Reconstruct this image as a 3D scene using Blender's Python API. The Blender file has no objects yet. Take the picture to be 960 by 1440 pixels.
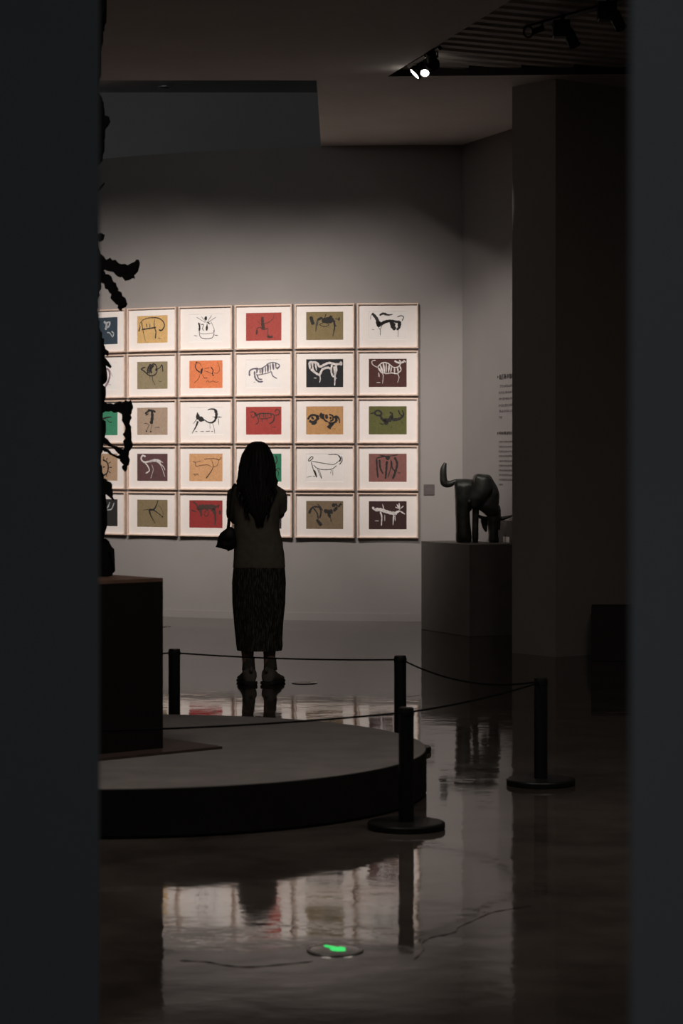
import bpy, bmesh, math, random
from mathutils import Vector, Matrix
from mathutils.geometry import tessellate_polygon
random.seed(7)
S = bpy.context.scene
C = S.collection

# ------------------------------------------------------------------ camera
F, CX, CY, H = 3400.0, 480.0, 638.0, 1.55          # focal length in px, principal point, eye height
cam_d = bpy.data.cameras.new('camera'); cam = bpy.data.objects.new('camera', cam_d); C.objects.link(cam)
cam.location = (0, 0, H); cam.rotation_euler = (math.pi / 2, 0, 0)
cam_d.sensor_fit = 'VERTICAL'; cam_d.sensor_height = 36; cam_d.sensor_width = 24
cam_d.lens = 36 * F / 1440
cam_d.shift_y = -(720 - CY) / 1440
cam_d.clip_end = 200
cam_d.dof.use_dof = True; cam_d.dof.focus_distance = 17.0; cam_d.dof.aperture_fstop = 6.0
S.camera = cam
# ------------------------------------------------------------------ world, exposure
w = bpy.data.worlds.new('world'); S.world = w; w.use_nodes = True
w.node_tree.nodes['Background'].inputs[0].default_value = (0.55, 0.75, 1.0, 1)
w.node_tree.nodes['Background'].inputs[1].default_value = 0.0
S.view_settings.view_transform = 'Standard'; S.view_settings.look = 'None'
S.view_settings.exposure = 0.0; S.view_settings.gamma = 1.0; S.view_settings.use_curve_mapping = False
SPOT_W = 345          # each wall-washing spotlight of the hidden ceiling slot
SLOT_FILL_W = 12.0         # added cool tube that brightens the ceiling slot
FOYER_W = 17         # dim cool panel in the foyer behind the camera
TRACK_W = 620         # lit head of the ceiling track
FILL_PANEL_W = 38          # each added fill panel in the hall ceiling, out of frame


def pix(px, py, Y):
    return Vector(((px - CX) / F * Y, Y, H - (py - CY) / F * Y))


def floor_pt(px, py, z=0.0):
    return pix(px, py, (H - z) * F / (py - CY))


# ------------------------------------------------------------------ materials
def lin(c):
    return tuple(((v / 255) / 12.92 if v / 255 <= .04045 else ((v / 255 + .055) / 1.055) ** 2.4) for v in c)


_m = {}


def mat(name, col, rough=.6, metal=0, var=.12, scale=8, bump=0, bscale=60, emit=0, spec=.5, stretch=(1, 1, 1), srgb=False):
    if name in _m: return _m[name]
    m = bpy.data.materials.new(name); m.use_nodes = True; nt = m.node_tree; N = nt.nodes; L = nt.links
    b = N['Principled BSDF']
    if srgb: col = lin(col)
    b.inputs['Roughness'].default_value = rough; b.inputs['Metallic'].default_value = metal
    b.inputs['Specular IOR Level'].default_value = spec
    tc = N.new('ShaderNodeTexCoord'); mp = N.new('ShaderNodeMapping'); mp.inputs['Scale'].default_value = stretch
    L.new(tc.outputs['Object'], mp.inputs[0])
    nz = N.new('ShaderNodeTexNoise'); nz.inputs['Scale'].default_value = scale; nz.inputs['Detail'].default_value = 5
    L.new(mp.outputs[0], nz.inputs['Vector'])
    rp = N.new('ShaderNodeValToRGB')
    rp.color_ramp.elements[0].position = .3; rp.color_ramp.elements[1].position = .7
    rp.color_ramp.elements[0].color = (*[v * (1 - var) for v in col], 1)
    rp.color_ramp.elements[1].color = (*[v * (1 + var) for v in col], 1)
    L.new(nz.outputs[0], rp.inputs[0]); L.new(rp.outputs[0], b.inputs['Base Color'])
    if bump:
        n2 = N.new('ShaderNodeTexNoise'); n2.inputs['Scale'].default_value = bscale; n2.inputs['Detail'].default_value = 4
        L.new(mp.outputs[0], n2.inputs['Vector'])
        bp = N.new('ShaderNodeBump'); bp.inputs['Strength'].default_value = .6; bp.inputs['Distance'].default_value = bump
        L.new(n2.outputs[0], bp.inputs['Height']); L.new(bp.outputs[0], b.inputs['Normal'])
    if emit:
        b.inputs['Emission Color'].default_value = (*col, 1); b.inputs['Emission Strength'].default_value = emit
    _m[name] = m
    return m


M_wall = mat('plaster_grey', (.27, .25, .243), .85, var=.03, scale=3, bump=.0006, bscale=180)
M_ceil = mat('ceiling_paint', (.72, .66, .625), .9, var=.04, scale=2)
M_coffer = mat('slot_paint', (.46, .465, .47), .9, var=.03, scale=2)
M_near = mat('foyer_paint', (.30, .31, .325), .9, var=.08, scale=1.2, bump=.0006, bscale=160)
M_col = mat('column_paint', (.33, .30, .275), .85, var=.05, scale=2)
M_black = mat('black_matte', (.010, .0095, .009), .6, spec=.25, var=.2)
M_blackmetal = mat('black_powder_coat', (.006, .006, .006), .42, spec=.3, var=.15, bump=.0003, bscale=300)
M_cord = mat('black_cord', (.003, .003, .003), .9, spec=.1)
M_iron = mat('rough_black_iron', (.004, .0037, .0037), .9, spec=.1, var=.5, scale=20, bump=.006, bscale=40)
M_bronze = mat('dark_bronze', (.042, .044, .040), .45, metal=.4, var=.5, scale=14, bump=.003, bscale=30)
M_carpet = mat('grey_carpet', (.165, .15, .14), .95, var=.14, scale=5, bump=.002, bscale=400)
M_plinth = mat('plinth_grey_paint', (.19, .175, .16), .75, var=.06)
M_wood = mat('dark_stained_board', (.035, .02, .014), .6, var=.3, scale=6, stretch=(1, 8, 1))
M_frame = mat('pale_oak', (.68, .52, .43), .5, var=.12, scale=18, stretch=(1, 1, 1))
M_mat = mat('mat_board', (.80, .745, .715), .9, var=.015, scale=25)
M_sheet = mat('drawing_paper_white', (.79, .755, .735), .9, var=.02, scale=14, bump=.0015, bscale=9)
M_steel = mat('brushed_steel', (.35, .34, .33), .3, metal=1, var=.1)
M_grille = mat('slat_dark_paint', (.42, .37, .33), .7, var=.1)
M_recess = mat('recess_black', (.03, .027, .024), .9)

# polished concrete
Mf = bpy.data.materials.new('polished_concrete'); Mf.use_nodes = True
nt = Mf.node_tree; N = nt.nodes; L = nt.links; b = N['Principled BSDF']
tc = N.new('ShaderNodeTexCoord')
n1 = N.new('ShaderNodeTexNoise'); n1.inputs['Scale'].default_value = 1.1; n1.inputs['Detail'].default_value = 8; n1.inputs['Roughness'].default_value = .65
rp = N.new('ShaderNodeValToRGB'); rp.color_ramp.elements[0].position = .32; rp.color_ramp.elements[1].position = .7
rp.color_ramp.elements[0].color = (.022, .017, .014, 1); rp.color_ramp.elements[1].color = (.085, .072, .061, 1)
L.new(tc.outputs['Object'], n1.inputs['Vector']); L.new(n1.outputs[0], rp.inputs[0])
L.new(rp.outputs[0], b.inputs['Base Color'])
n3 = N.new('ShaderNodeTexNoise'); n3.inputs['Scale'].default_value = 3.0; n3.inputs['Detail'].default_value = 9; n3.inputs['Roughness'].default_value = .7
mr = N.new('ShaderNodeMapRange'); mr.inputs['From Min'].default_value = .35; mr.inputs['From Max'].default_value = .75
mr.inputs['To Min'].default_value = .015; mr.inputs['To Max'].default_value = .10
L.new(tc.outputs['Object'], n3.inputs['Vector']); L.new(n3.outputs[0], mr.inputs[0]); L.new(mr.outputs[0], b.inputs['Roughness'])
n4 = N.new('ShaderNodeTexNoise'); n4.inputs['Scale'].default_value = 3.0; n4.inputs['Detail'].default_value = 5; n4.inputs['Roughness'].default_value = .5
bp = N.new('ShaderNodeBump'); bp.inputs['Strength'].default_value = 1; bp.inputs['Distance'].default_value = .0016
L.new(tc.outputs['Object'], n4.inputs['Vector']); L.new(n4.outputs[0], bp.inputs['Height']); L.new(bp.outputs[0], b.inputs['Normal'])
b.inputs['IOR'].default_value = 1.34


# ------------------------------------------------------------------ mesh helpers
def link(name, verts, faces, m, parent=None, loc=(0, 0, 0), smooth=False, rotz=0):
    me = bpy.data.meshes.new(name); me.from_pydata([tuple(v) for v in verts], [], faces); me.update()
    bm = bmesh.new(); bm.from_mesh(me); bmesh.ops.recalc_face_normals(bm, faces=bm.faces); bm.to_mesh(me); bm.free()
    if smooth:
        for p in me.polygons: p.use_smooth = True
    o = bpy.data.objects.new(name, me); C.objects.link(o)
    me.materials.append(m); o.location = loc; o.rotation_euler = (0, 0, rotz)
    if parent: o.parent = parent
    return o


class MB:
    def __init__(s): s.v = []; s.f = []

    def add(s, vs, fs):
        k = len(s.v); s.v += [Vector(v) for v in vs]; s.f += [[i + k for i in f] for f in fs]; return s

    def box(s, a, c):
        x0, y0, z0 = a; x1, y1, z1 = c
        return s.add([(x0, y0, z0), (x1, y0, z0), (x1, y1, z0), (x0, y1, z0), (x0, y0, z1), (x1, y0, z1), (x1, y1, z1), (x0, y1, z1)],
                     [(0, 3, 2, 1), (4, 5, 6, 7), (0, 1, 5, 4), (1, 2, 6, 5), (2, 3, 7, 6), (3, 0, 4, 7)])

    def prism(s, poly, z0, z1):
        n = len(poly)
        return s.add([(x, y, z0) for x, y in poly] + [(x, y, z1) for x, y in poly],
                     [list(range(n))[::-1], list(range(n, 2 * n))] + [(i, (i + 1) % n, n + (i + 1) % n, n + i) for i in range(n)])

    def lathe(s, prof, n=40, c=(0, 0, 0)):
        vs = []; fs = []
        for r, z in prof:
            for k in range(n):
                a = 2 * math.pi * k / n; vs.append((c[0] + r * math.cos(a), c[1] + r * math.sin(a), c[2] + z))
        for i in range(len(prof) - 1):
            for k in range(n):
                fs.append((i * n + k, i * n + (k + 1) % n, (i + 1) * n + (k + 1) % n, (i + 1) * n + k))
        fs.append(list(range(n))[::-1]); fs.append(list(range((len(prof) - 1) * n, len(prof) * n)))
        return s.add(vs, fs)

    def tube(s, pts, radii, n=10, flat=1.0):
        pts = [Vector(p) for p in pts]
        if not hasattr(radii, '__len__'): radii = [radii] * len(pts)
        vs = []; fs = []; up = None
        for i, p in enumerate(pts):
            t = (pts[min(i + 1, len(pts) - 1)] - pts[max(i - 1, 0)]).normalized()
            if up is None:
                up = Vector((0, 1, 0)) if abs(t.y) < .8 else Vector((1, 0, 0))
            a = (up - t * up.dot(t)).normalized(); up = a; c = t.cross(a)
            for k in range(n):
                th = 2 * math.pi * k / n
                vs.append(p + radii[i] * (math.cos(th) * a * flat + math.sin(th) * c))
        for i in range(len(pts) - 1):
            for k in range(n):
                fs.append((i * n + k, i * n + (k + 1) % n, (i + 1) * n + (k + 1) % n, (i + 1) * n + k))
        fs.append(list(range(n))[::-1]); fs.append(list(range((len(pts) - 1) * n, len(pts) * n)))
        return s.add(vs, fs)

    def loft(s, rings):
        n = len(rings[0]); vs = [v for r in rings for v in r]; fs = []
        for i in range(len(rings) - 1):
            for k in range(n):
                fs.append((i * n + k, i * n + (k + 1) % n, (i + 1) * n + (k + 1) % n, (i + 1) * n + k))
        fs.append(list(range(n))[::-1]); fs.append(list(range((len(rings) - 1) * n, len(rings) * n)))
        return s.add(vs, fs)

    def build(s, name, m, parent=None, smooth=False, loc=(0, 0, 0), rotz=0):
        return link(name, s.v, s.f, m, parent, loc, smooth, rotz)


def smooth_path(pts, n=6):
    pts = [Vector(p) for p in pts]
    if len(pts) < 3: return pts
    out = []
    for i in range(len(pts) - 1):
        p0 = pts[max(i - 1, 0)]; p1 = pts[i]; p2 = pts[i + 1]; p3 = pts[min(i + 2, len(pts) - 1)]
        for k in range(n):
            t = k / n
            out.append(.5 * ((2 * p1) + (p2 - p0) * t + (2 * p0 - 5 * p1 + 4 * p2 - p3) * t * t + (3 * p1 - p0 - 3 * p2 + p3) * t ** 3))
    out.append(pts[-1]); return out


def tag(o, label, cat, group=None):
    o['label'] = label; o['category'] = cat
    if group: o['group'] = group
    return o


def struct(o, label=None):
    o['kind'] = 'structure'
    if label: o['label'] = label
    return o


def thing(name, label, cat, loc=(0, 0, 0), rotz=0, group=None):
    o = bpy.data.objects.new(name, None); C.objects.link(o); o.empty_display_size = .1
    o.location = loc; o.rotation_euler = (0, 0, rotz)
    return tag(o, label, cat, group)


def bevel(o, wd, seg=2):
    md = o.modifiers.new('bevel', 'BEVEL'); md.width = wd; md.segments = seg; md.limit_method = 'ANGLE'
    return o


def spot_light(name, parent, loc, target, watts, deg, blend, col, r=.03):
    ld = bpy.data.lights.new(name, 'SPOT'); ld.energy = watts; ld.spot_size = math.radians(deg); ld.spot_blend = blend
    ld.color = col; ld.shadow_soft_size = r
    o = bpy.data.objects.new(name, ld); C.objects.link(o)
    o.location = loc
    o.rotation_euler = (Vector(target) - Vector(loc)).to_track_quat('-Z', 'Y').to_euler()
    return o


# ------------------------------------------------------------------ structure
ZC = 4.405
# floor
struct(MB().box((-9, -6, -.12), (9, 27, 0)).build('floor', Mf), 'dark polished concrete floor with wavy reflections')
# hairline cracks in the concrete
for P_ in ([(582, 1350), (596, 1336), (594, 1326), (608, 1318), (625, 1315), (641, 1310), (645, 1304), (665, 1295), (690, 1284), (712, 1279.5), (748, 1274)],
           [(252, 1351), (290, 1353), (318, 1358), (352, 1360), (392, 1357), (440, 1352)]):
    P_ = smooth_path([floor_pt(*q) for q in P_], 4); mb = MB(); n_ = len(P_); vs_ = []
    for i, q in enumerate(P_):
        w_ = .0035 * (1 + .5 * math.sin(i * 1.7)) * (1 if 0 < i < n_ - 1 else .2)
        vs_ += [(q.x, q.y - w_ * 2, .0004), (q.x, q.y + w_ * 2, .0004)]
    mb.add(vs_, [(2 * i, 2 * i + 1, 2 * i + 3, 2 * i + 2) for i in range(n_ - 1)])
    mb.build('crack', mat('crack_dark', (.010, .008, .007), .9, spec=.1), bpy.data.objects['floor'])
# back wall: convex curve
WR, WCX, WY0 = 5.35, .88, 22.36
WCY = WY0 + WR


def wall_at(s):           # arc length s measured to the left of the nearest point
    a = s / WR
    return WCX - WR * math.sin(a), WCY - WR * math.cos(a), a


arc = [wall_at(-.30 + (6.2 + .30) * i / 60) for i in range(61)]
front = [(x, y) for x, y, a in arc]
back = [(x + .18 * math.sin(a), y + .18 * math.cos(a)) for x, y, a in arc]
mb = MB(); n = len(front)
vs = [(x, y, 0) for x, y in front] + [(x, y, ZC) for x, y in front] + [(x, y, 0) for x, y in back] + [(x, y, ZC) for x, y in back]
fs = []
for i in range(n - 1):
    fs += [(i, i + 1, n + i + 1, n + i), (2 * n + i, 3 * n + i, 3 * n + i + 1, 2 * n + i + 1), (n + i, n + i + 1, 3 * n + i + 1, 3 * n + i), (i, 2 * n + i, 2 * n + i + 1, i + 1)]
fs += [(0, n, 3 * n, 2 * n), (n - 1, 3 * n - 1, 4 * n - 1, 2 * n - 1)]
mb.add(vs, fs)
struct(mb.build('wall_back', M_wall, smooth=False), 'grey curved gallery wall that carries the framed drawings')
# skirting of the curved wall
mb = MB()
f2 = [(x - .012 * math.sin(a), y - .012 * math.cos(a)) for x, y, a in arc]
vs = [(x, y, .0) for x, y in f2] + [(x, y, .07) for x, y in f2] + [(x, y, .07) for x, y in front] + [(x, y, 0) for x, y in front]
fs = []
for i in range(n - 1):
    fs += [(i, i + 1, n + i + 1, n + i), (n + i, n + i + 1, 2 * n + i + 1, 2 * n + i)]
mb.add(vs, fs)
struct(mb.build('baseboard_back', M_wall))
# right text wall: from the corner towards the viewer
P0 = Vector((1.118, 22.36)); P1 = Vector((1.515, 21.2)); dW = (P1 - P0).normalized(); nW = Vector((dW.y, -dW.x))
if nW.x > 0: nW = -nW
E1 = P0 + dW * 3.4
mb = MB().prism([(P0.x, P0.y), (E1.x, E1.y), (E1.x - nW.x * .2, E1.y - nW.y * .2), (P0.x - nW.x * .2, P0.y - nW.y * .2)], 0, ZC)
struct(mb.build('wall_right', M_wall), 'grey wall with printed text meeting the curved wall')
# column
A = Vector((1.63, 18.42)); u = Vector((.80, .60)).normalized(); v = Vector((-.60, .80)).normalized() 
Lf = .503
B = A + v * Lf; D = A + u * 2.4; 
mb = MB().prism([(A.x, A.y), (D.x, D.y), (D.x + v.x * Lf, D.y + v.y * Lf), (B.x, B.y)], 0, ZC)
struct(mb.build('wall_column', M_col), 'dark square column beside the text wall')
# enclosing hall
mb = MB().box((-7.2, 3.9, 0), (-7, 26, 5.4)); struct(mb.build('wall_left', M_col))
mb = MB().box((6, 2.2, 0), (6.2, 26, 5.4)); struct(mb.build('wall_far_right', M_col))
mb = MB().box((-7.2, 26, 0), (6.2, 26.2, 5.6)); struct(mb.build('wall_rear', M_col))
# foyer walls that crop the view
XL = (140 - CX) / F * 3.9; XR = (886 - CX) / F * 2.2
mb = MB().prism([(-7.2, 3.9), (XL, 3.9), (XL - .06, 4.15), (-7.2, 4.15)], 0, ZC); struct(mb.build('wall_near_left', M_near), 'dim blue-grey passage wall in the near left')
mb = MB().prism([(XR, 2.2), (6.2, 2.2), (6.2, 2.42), (XR + .06, 2.42)], 0, ZC); struct(mb.build('wall_near_right', M_near), 'dim grey passage wall in the near right')
mb = MB().box((-3.7, -5, 0), (-3.5, 3.9, ZC)); struct(mb.build('wall_foyer_left', M_near))
mb = MB().box((3.5, -5, 0), (3.7, 2.2, ZC)); struct(mb.build('wall_foyer_right', M_near))
mb = MB().box((-3.7, -5.2, 0), (3.7, -5, ZC)); struct(mb.build('wall_foyer_rear', M_near))

# ceiling with two openings: slot over the drawings, slatted recess on the right
SX0, SX1, SY0, SY1 = -6.5, -.19, 18.49, 23.7
rec = [(.35, 18.3), (1.07, 15.2), (1.86, 11.8), (4.6, 11.8), (4.6, 18.02), (2.17, 18.18)]
slot_far = []
outer = [(-7.2, -5.2), (6.2, -5.2), (6.2, 26), (-7.2, 26)]
slot = [(SX0, SY0), (SX1, SY0), (SX1, SY1), (SX0, SY1)]
tri = tessellate_polygon([[Vector((*p, 0)) for p in outer], [Vector((*p, 0)) for p in slot], [Vector((*p, 0)) for p in rec]])
allp = outer + slot + rec
mb = MB()
mb.add([(x, y, ZC) for x, y in allp], [tuple(t) for t in tri])
mb.add([(x, y, ZC + .05) for x, y in allp], [tuple(t) for t in tri])
struct(mb.build('ceiling', M_ceil), 'dark painted flat ceiling with two openings')
# slot interior
ZS = 5.09
mb = MB()
mb.add([(SX0, SY0, ZC), (SX1, SY0, ZC), (SX1, SY1, ZC), (SX0, SY1, ZC), (SX0, SY0, ZS), (SX1, SY0, ZS), (SX1, SY1, ZS), (SX0, SY1, ZS)],
       [(0, 1, 5, 4), (1, 2, 6, 5), (2, 3, 7, 6), (3, 0, 4, 7)])
struct(MB().box((SX0, SY0, ZS), (SX1, SY1, ZS + .04)).build('ceiling_slot_soffit', M_coffer), 'pale soffit of the ceiling slot')
struct(mb.build('ceiling_slot', M_coffer), 'cool grey ceiling slot above the curved wall')
# recess interior: black sides and lid
ZR = 4.98
nr = len(rec); mb = MB()
mb.add([(x, y, ZC) for x, y in rec] + [(x, y, ZR) for x, y in rec],
       [(i, (i + 1) % nr, nr + (i + 1) % nr, nr + i) for i in range(nr)] + [list(range(nr, 2 * nr))])
recess = struct(mb.build('ceiling_recess', M_recess), 'black recess in the ceiling closed by slats')


# slats: clip parallel strips against the recess polygon
def in_poly(p, poly):
    c = False; j = len(poly) - 1
    for i in range(len(poly)):
        xi, yi = poly[i]; xj, yj = poly[j]
        if (yi > p[1]) != (yj > p[1]) and p[0] < (xj - xi) * (p[1] - yi) / (yj - yi) + xi: c = not c
        j = i
    return c


sa = math.radians(27); sd = Vector((math.cos(sa), math.sin(sa))); sn = Vector((-sd.y, sd.x))
k = 0
base = Vector((2.5, 15.0))
for i in range(-26, 27):
    o = base + sn * (i * .20)
    ts = [t * .02 for t in range(-250, 250) if in_poly(tuple(o + sd * (t * .02)), rec)]
    if len(ts) < 8: continue
    t0, t1 = min(ts) + .02, max(ts) - .02
    a = o + sd * t0; c = o + sd * t1; h = sn * .048
    sl = MB().prism([(a.x - h.x, a.y - h.y), (c.x - h.x, c.y - h.y), (c.x + h.x, c.y + h.y), (a.x + h.x, a.y + h.y)], 4.455, 4.50)
    so = sl.build('slat', M_grille, recess)
# unseen tube added in the slot for its cool glow
t = thing('slot_fill_tube', 'unseen added cool tube on the near side of the ceiling slot', 'light', (-3.3, SY0 + .05, 4.62))
mb = MB().box((-3.0, 0, -.03), (3.0, .05, .03)); mb.build('housing', M_steel, t)
ld = bpy.data.lights.new('slot_fill_light', 'AREA'); ld.shape = 'RECTANGLE'; ld.size = 5.8; ld.size_y = .05; ld.energy = SLOT_FILL_W; ld.color = (.93, .97, 1.0)
lo = bpy.data.objects.new('slot_fill_offscreen', ld); C.objects.link(lo); lo.parent = t; lo.location = (0, .06, .0); lo.rotation_euler = (math.radians(128), 0, 0)
# downlight in the slot soffit
c = pix(232, 121.5, (ZS - H) * F / (CY - 121.5))
t = thing('downlight', 'small round switched-off downlight in the slot soffit', 'light', (c.x, c.y, ZS))
MB().lathe([(.055, -.012), (.068, -.010), (.070, 0)], 24).build('trim_ring', M_steel, t)
MB().lathe([(.048, -.013), (.05, -.002)], 24).build('lens', M_black, t)

# foyer panel behind the camera
t = thing('foyer_ceiling_panel', 'dim cool square ceiling panel in the foyer', 'light', (-.2, -1.0, ZC))
MB().box((-.32, -.32, -.04), (.32, .32, 0)).build('frame', M_steel, t)
ld = bpy.data.lights.new('panel_light', 'AREA'); ld.size = .6; ld.energy = FOYER_W; ld.color = (.89, .95, 1.0)
lo = bpy.data.objects.new('foyer_panel_offscreen', ld); C.objects.link(lo); lo.parent = t; lo.location = (0, 0, -.045)


for i, (x_, y_) in enumerate(((-1.2, 8.6), (1.6, 9.6))):  # fill panels added above the view to brighten platform top and floor
    t = thing('hall_fill_panel', ['added square fill panel over the platform front', 'added square fill panel over the open floor'][i], 'light', (x_, y_, ZC), 0, 'added fill panels in the hall ceiling')
    MB().box((-.42, -.42, -.03), (.42, .42, 0)).build('frame', M_steel, t)
    ld = bpy.data.lights.new('hall_fill_light', 'AREA'); ld.size = .8; ld.energy = FILL_PANEL_W; ld.color = (1.0, .90, .82)
    lo = bpy.data.objects.new(['platform_fill_offscreen', 'open_floor_fill_offscreen'][i], ld); C.objects.link(lo); lo.parent = t; lo.location = (0, 0, -.035)

# ------------------------------------------------------------------ spotlights
M_lens_on = mat('lit_lens', (1, .95, .86), emit=14, var=0)


def spot_head(label, loc, target, watts, deg, blend, group, lit=True, proud=0, drop=.12, col=(1, .91, .84), scale=1.0, lens_m=None, beam='spot_beam'):
    d = (Vector(target) - Vector(loc)).normalized()
    root = thing('track_spotlight', label, 'spotlight', loc, 0, group)
    q = d.to_track_quat('Z', 'Y').to_matrix()
    mb = MB().lathe([(.030, -.17), (.040, -.16), (.040, -.05), (.052, -.03), (.052, .0), (.045, .002), (.043, -.02), (.02, -.022)], 20)
    mb.v = [(q @ (p * scale)) for p in mb.v]; mb.build('housing', M_blackmetal, root, smooth=False)
    mb = MB().lathe([(.042, -.019), (.042, -.010 + proud)], 20); mb.v = [(q @ (p * scale)) for p in mb.v]
    mb.build('lens', lens_m or (M_lens_on if lit else M_black), root)
    pv = q @ Vector((0, 0, -.09 * scale))
    mb = MB().tube([pv + Vector((0, 0, .03)), pv + Vector((0, 0, drop))], .011, 8)
    mb.tube([pv + Vector((-.045, 0, .0)), pv + Vector((-.045, 0, .05)), pv + Vector((0, 0, .06)), pv + Vector((.045, 0, .05)), pv + Vector((.045, 0, .0))], .007, 6)
    mb.build('yoke', M_blackmetal, root)
    if lit and watts:
        lo = spot_light(beam, root, d * .012, d * .012 + d, watts, deg, blend, col, .025)
        lo.parent = root
    return root


# wall washers hidden in the slot
targets = [(-3.0, 23.3, 1.72), (-2.05, 23.0, 1.75), (-1.2, 22.7, 1.75), (-.35, 22.5, 1.72), (.45, 22.4, 1.7)]
sx = [-4.0, -2.9, -2.0, -1.25, -.75]
for i in range(5):
    spot_head('black spotlight on the slot track aimed at the drawings', (sx[i], 19.25, 4.78), targets[i], SPOT_W * (1.12, 1.1, .98, .8, .66)[i], 58, 1.0, 'spotlights on the slot track', drop=.27, beam=('far_left_beam_offscreen', 'left_beam_offscreen', 'drawings_beam', 'drawings_beam', 'drawings_beam')[i])
mb = MB().box((-4.6, -.02, -.02), (-.45, .02, .02))
tr = mb.build('lighting_track', M_blackmetal, loc=(0, 19.27, 5.07)); tag(tr, 'black track along the ceiling slot soffit', 'track')

# ------------------------------------------------------------------ framed drawings
DRAW = {}
INK = dict(k=(.018, .016, .016), g=(.13, .115, .15), w=(.62, .58, .57), p=(.22, .16, .19), b=(.06, .03, .025), s=(.36, .38, .40))
# each stroke: 'width x,y x,y ...' widths in percent of the print height, a>b tapers
DRAW[(1, 1)] = ((216, 172, 100), 'k', '1.5>3.5 8,28 18,15 35,8 55,7 72,10 84,20 90,33 88,45 80,55 72,52;2.5>1 14,20 18,45 22,70 27,92;3 15,50 40,46 63,43;2 33,44 30,28;2 42,44 42,30;1.5>3 58,12 56,30 58,45 62,60 60,84;1>4 8,28 9,42 5,56;1 68,85 72,83 78,86', 'yellow', 'a black outline of a bull')
DRAW[(2, 1)] = (None, 'k', '1.5 30,50 31,75 38,87 53,90 68,87 74,75 74,58;1 32,70 50,72 72,69;3>7 54,36 52,60;8>3 50,8 51,22;1 52,33 68,4;1 52,30 36,8;1 54,32 80,12;1 48,30 22,10;4>5 28,30 31,45 30,60;2 35,38 42,36;2 58,36 64,34;1 66,28 72,45 76,60 74,66;1.5 14,77 24,79;1.5 76,77 86,78;4 46,12 51,22;3 56,34 60,30;1.5 44,36 40,52 44,60;1 30,36 36,34', 'white', 'a black skull-like mask')
DRAW[(1, 2)] = ((146, 131, 98), 'k', '3 12,25 24,35 40,50 55,50 65,38 63,15 52,8 42,25 40,45;5 45,8 36,25 35,42;5 55,12 45,28 48,42;3 12,25 28,18;2>3 65,28 75,22 82,12 85,38;2>1 50,50 52,70 60,86;2>1 42,50 42,62;1 70,70 75,73 80,74;6 60,28 66,30', 'olive tan', 'a scribbled black bird')
DRAW[(2, 2)] = ((232, 122, 58), 'k', '2>3 22,6 18,18 22,32 32,42;14 34,37 40,39;1 22,6 32,9 36,20;3 19,5 25,6;1 45,36 65,45 75,55;1 45,30 60,25;2.5 65,22 72,35 70,45 72,56;1 32,48 28,65 15,80;1.2 40,50 45,62 55,62;.8 85,5 92,30 85,45 75,45;1 52,78 56,73 62,78 72,74 80,79 88,76', 'orange', 'a small black crane')
DRAW[(3, 1)] = ((176, 64, 54), 'b', '6>9 46,14 47,36 49,58;1.2 33,28 40,38 60,36 76,22 80,5;3>6 31,55 30,78;2 31,55 40,52 48,60 62,56;1.2 62,58 62,78 70,86;5 60,84 68,88 76,85;1 14,50 18,51', 'brick red', 'a dark seated figure')
DRAW[(4, 1)] = ((136, 118, 76), 'k', '8 12,15 15,30 19,45;14 35,20 38,28;14 42,30 75,28;8 64,14 68,22;2 27,30 26,72;2 32,25 30,50;1.5 35,45 48,38 62,45 50,53 36,46;6>1 75,30 77,55 72,88;2 78,25 88,26;9 87,25 91,26;2 50,20 54,6;2 74,42 82,52', 'olive gold', 'a blotchy dark animal')
DRAW[(5, 1)] = (None, 'k', '6>8 8,6 18,20 24,35;1 4,28 5,15 9,7;9>5 23,32 25,48 32,45 45,36 60,34 75,37 82,35;9 26,34 28,50;5 30,44 48,36 62,34;9 63,40 67,54;6 80,38 79,54;10>6 24,36 26,56;9 60,36 63,54 71,64;7>5 82,35 81,55 74,66;4>6 28,14 38,7 48,12;5>1 48,12 56,12 63,10;2 75,20 85,15 92,20 88,34;1.2 25,55 30,68 30,85;1.2 35,48 30,65;1.2>.6 78,65 77,92;1 8,64 14,65', 'white', 'a bold black galloping horse')
DRAW[(3, 2)] = (None, 'g', '4>3 10,58 10,40 20,32 35,30;2.5 20,32 40,32 55,22 65,12 80,10 95,20 88,35;2 30,55 45,52 60,48 72,42;4 32,32 30,48;3 40,32 40,50;5 47,28 46,50;3 55,22 55,46;5 62,14 62,44;3 68,12 70,40;5 76,12 78,36;4 24,40 26,65 36,78 48,78;3 30,50 36,68 46,70;2.5 72,42 76,58 88,68;3 84,10 86,30 96,24;1 22,80 26,80', 'white', 'a grey striped tiger')
DRAW[(4, 2)] = ((34, 36, 40), 'w', '5 8,8 10,35;4 16,8 18,35 24,45;3.5 24,10 28,40;5 8,10 28,12 36,26 48,20 62,13 80,18 98,15;9 90,16 98,15;5 12,35 25,48 36,55 44,36 58,30 68,35;3>1.5 36,55 38,70 36,84;4 70,15 68,45 74,62 82,40 80,20;6>2 76,25 78,60 77,95;2 20,67 28,67;1.5 82,66 82,70', 'black', 'a white-line ox')
DRAW[(5, 2)] = ((82, 44, 40), 'w', '2 22,30 10,20 8,8 18,4;2.5 22,30 35,14 50,15 65,30 78,28 85,15;4 24,30 34,50;4 30,22 38,50;4 38,14 42,50;3 46,14 46,48;4 54,20 52,48;3 60,28 58,48;3 68,32 68,50;3 76,30 78,48;3 82,24 86,40;2.5 30,45 45,52 60,50 75,52 86,40;2>1 35,50 38,60 36,88;2 26,48 27,65;2>1 75,52 80,65 76,85;4 68,6 75,12 85,14 95,8;3 80,4 86,12;3 92,4 98,12;1.5 20,84 30,84', 'maroon', 'a pale striped zebra')
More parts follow.
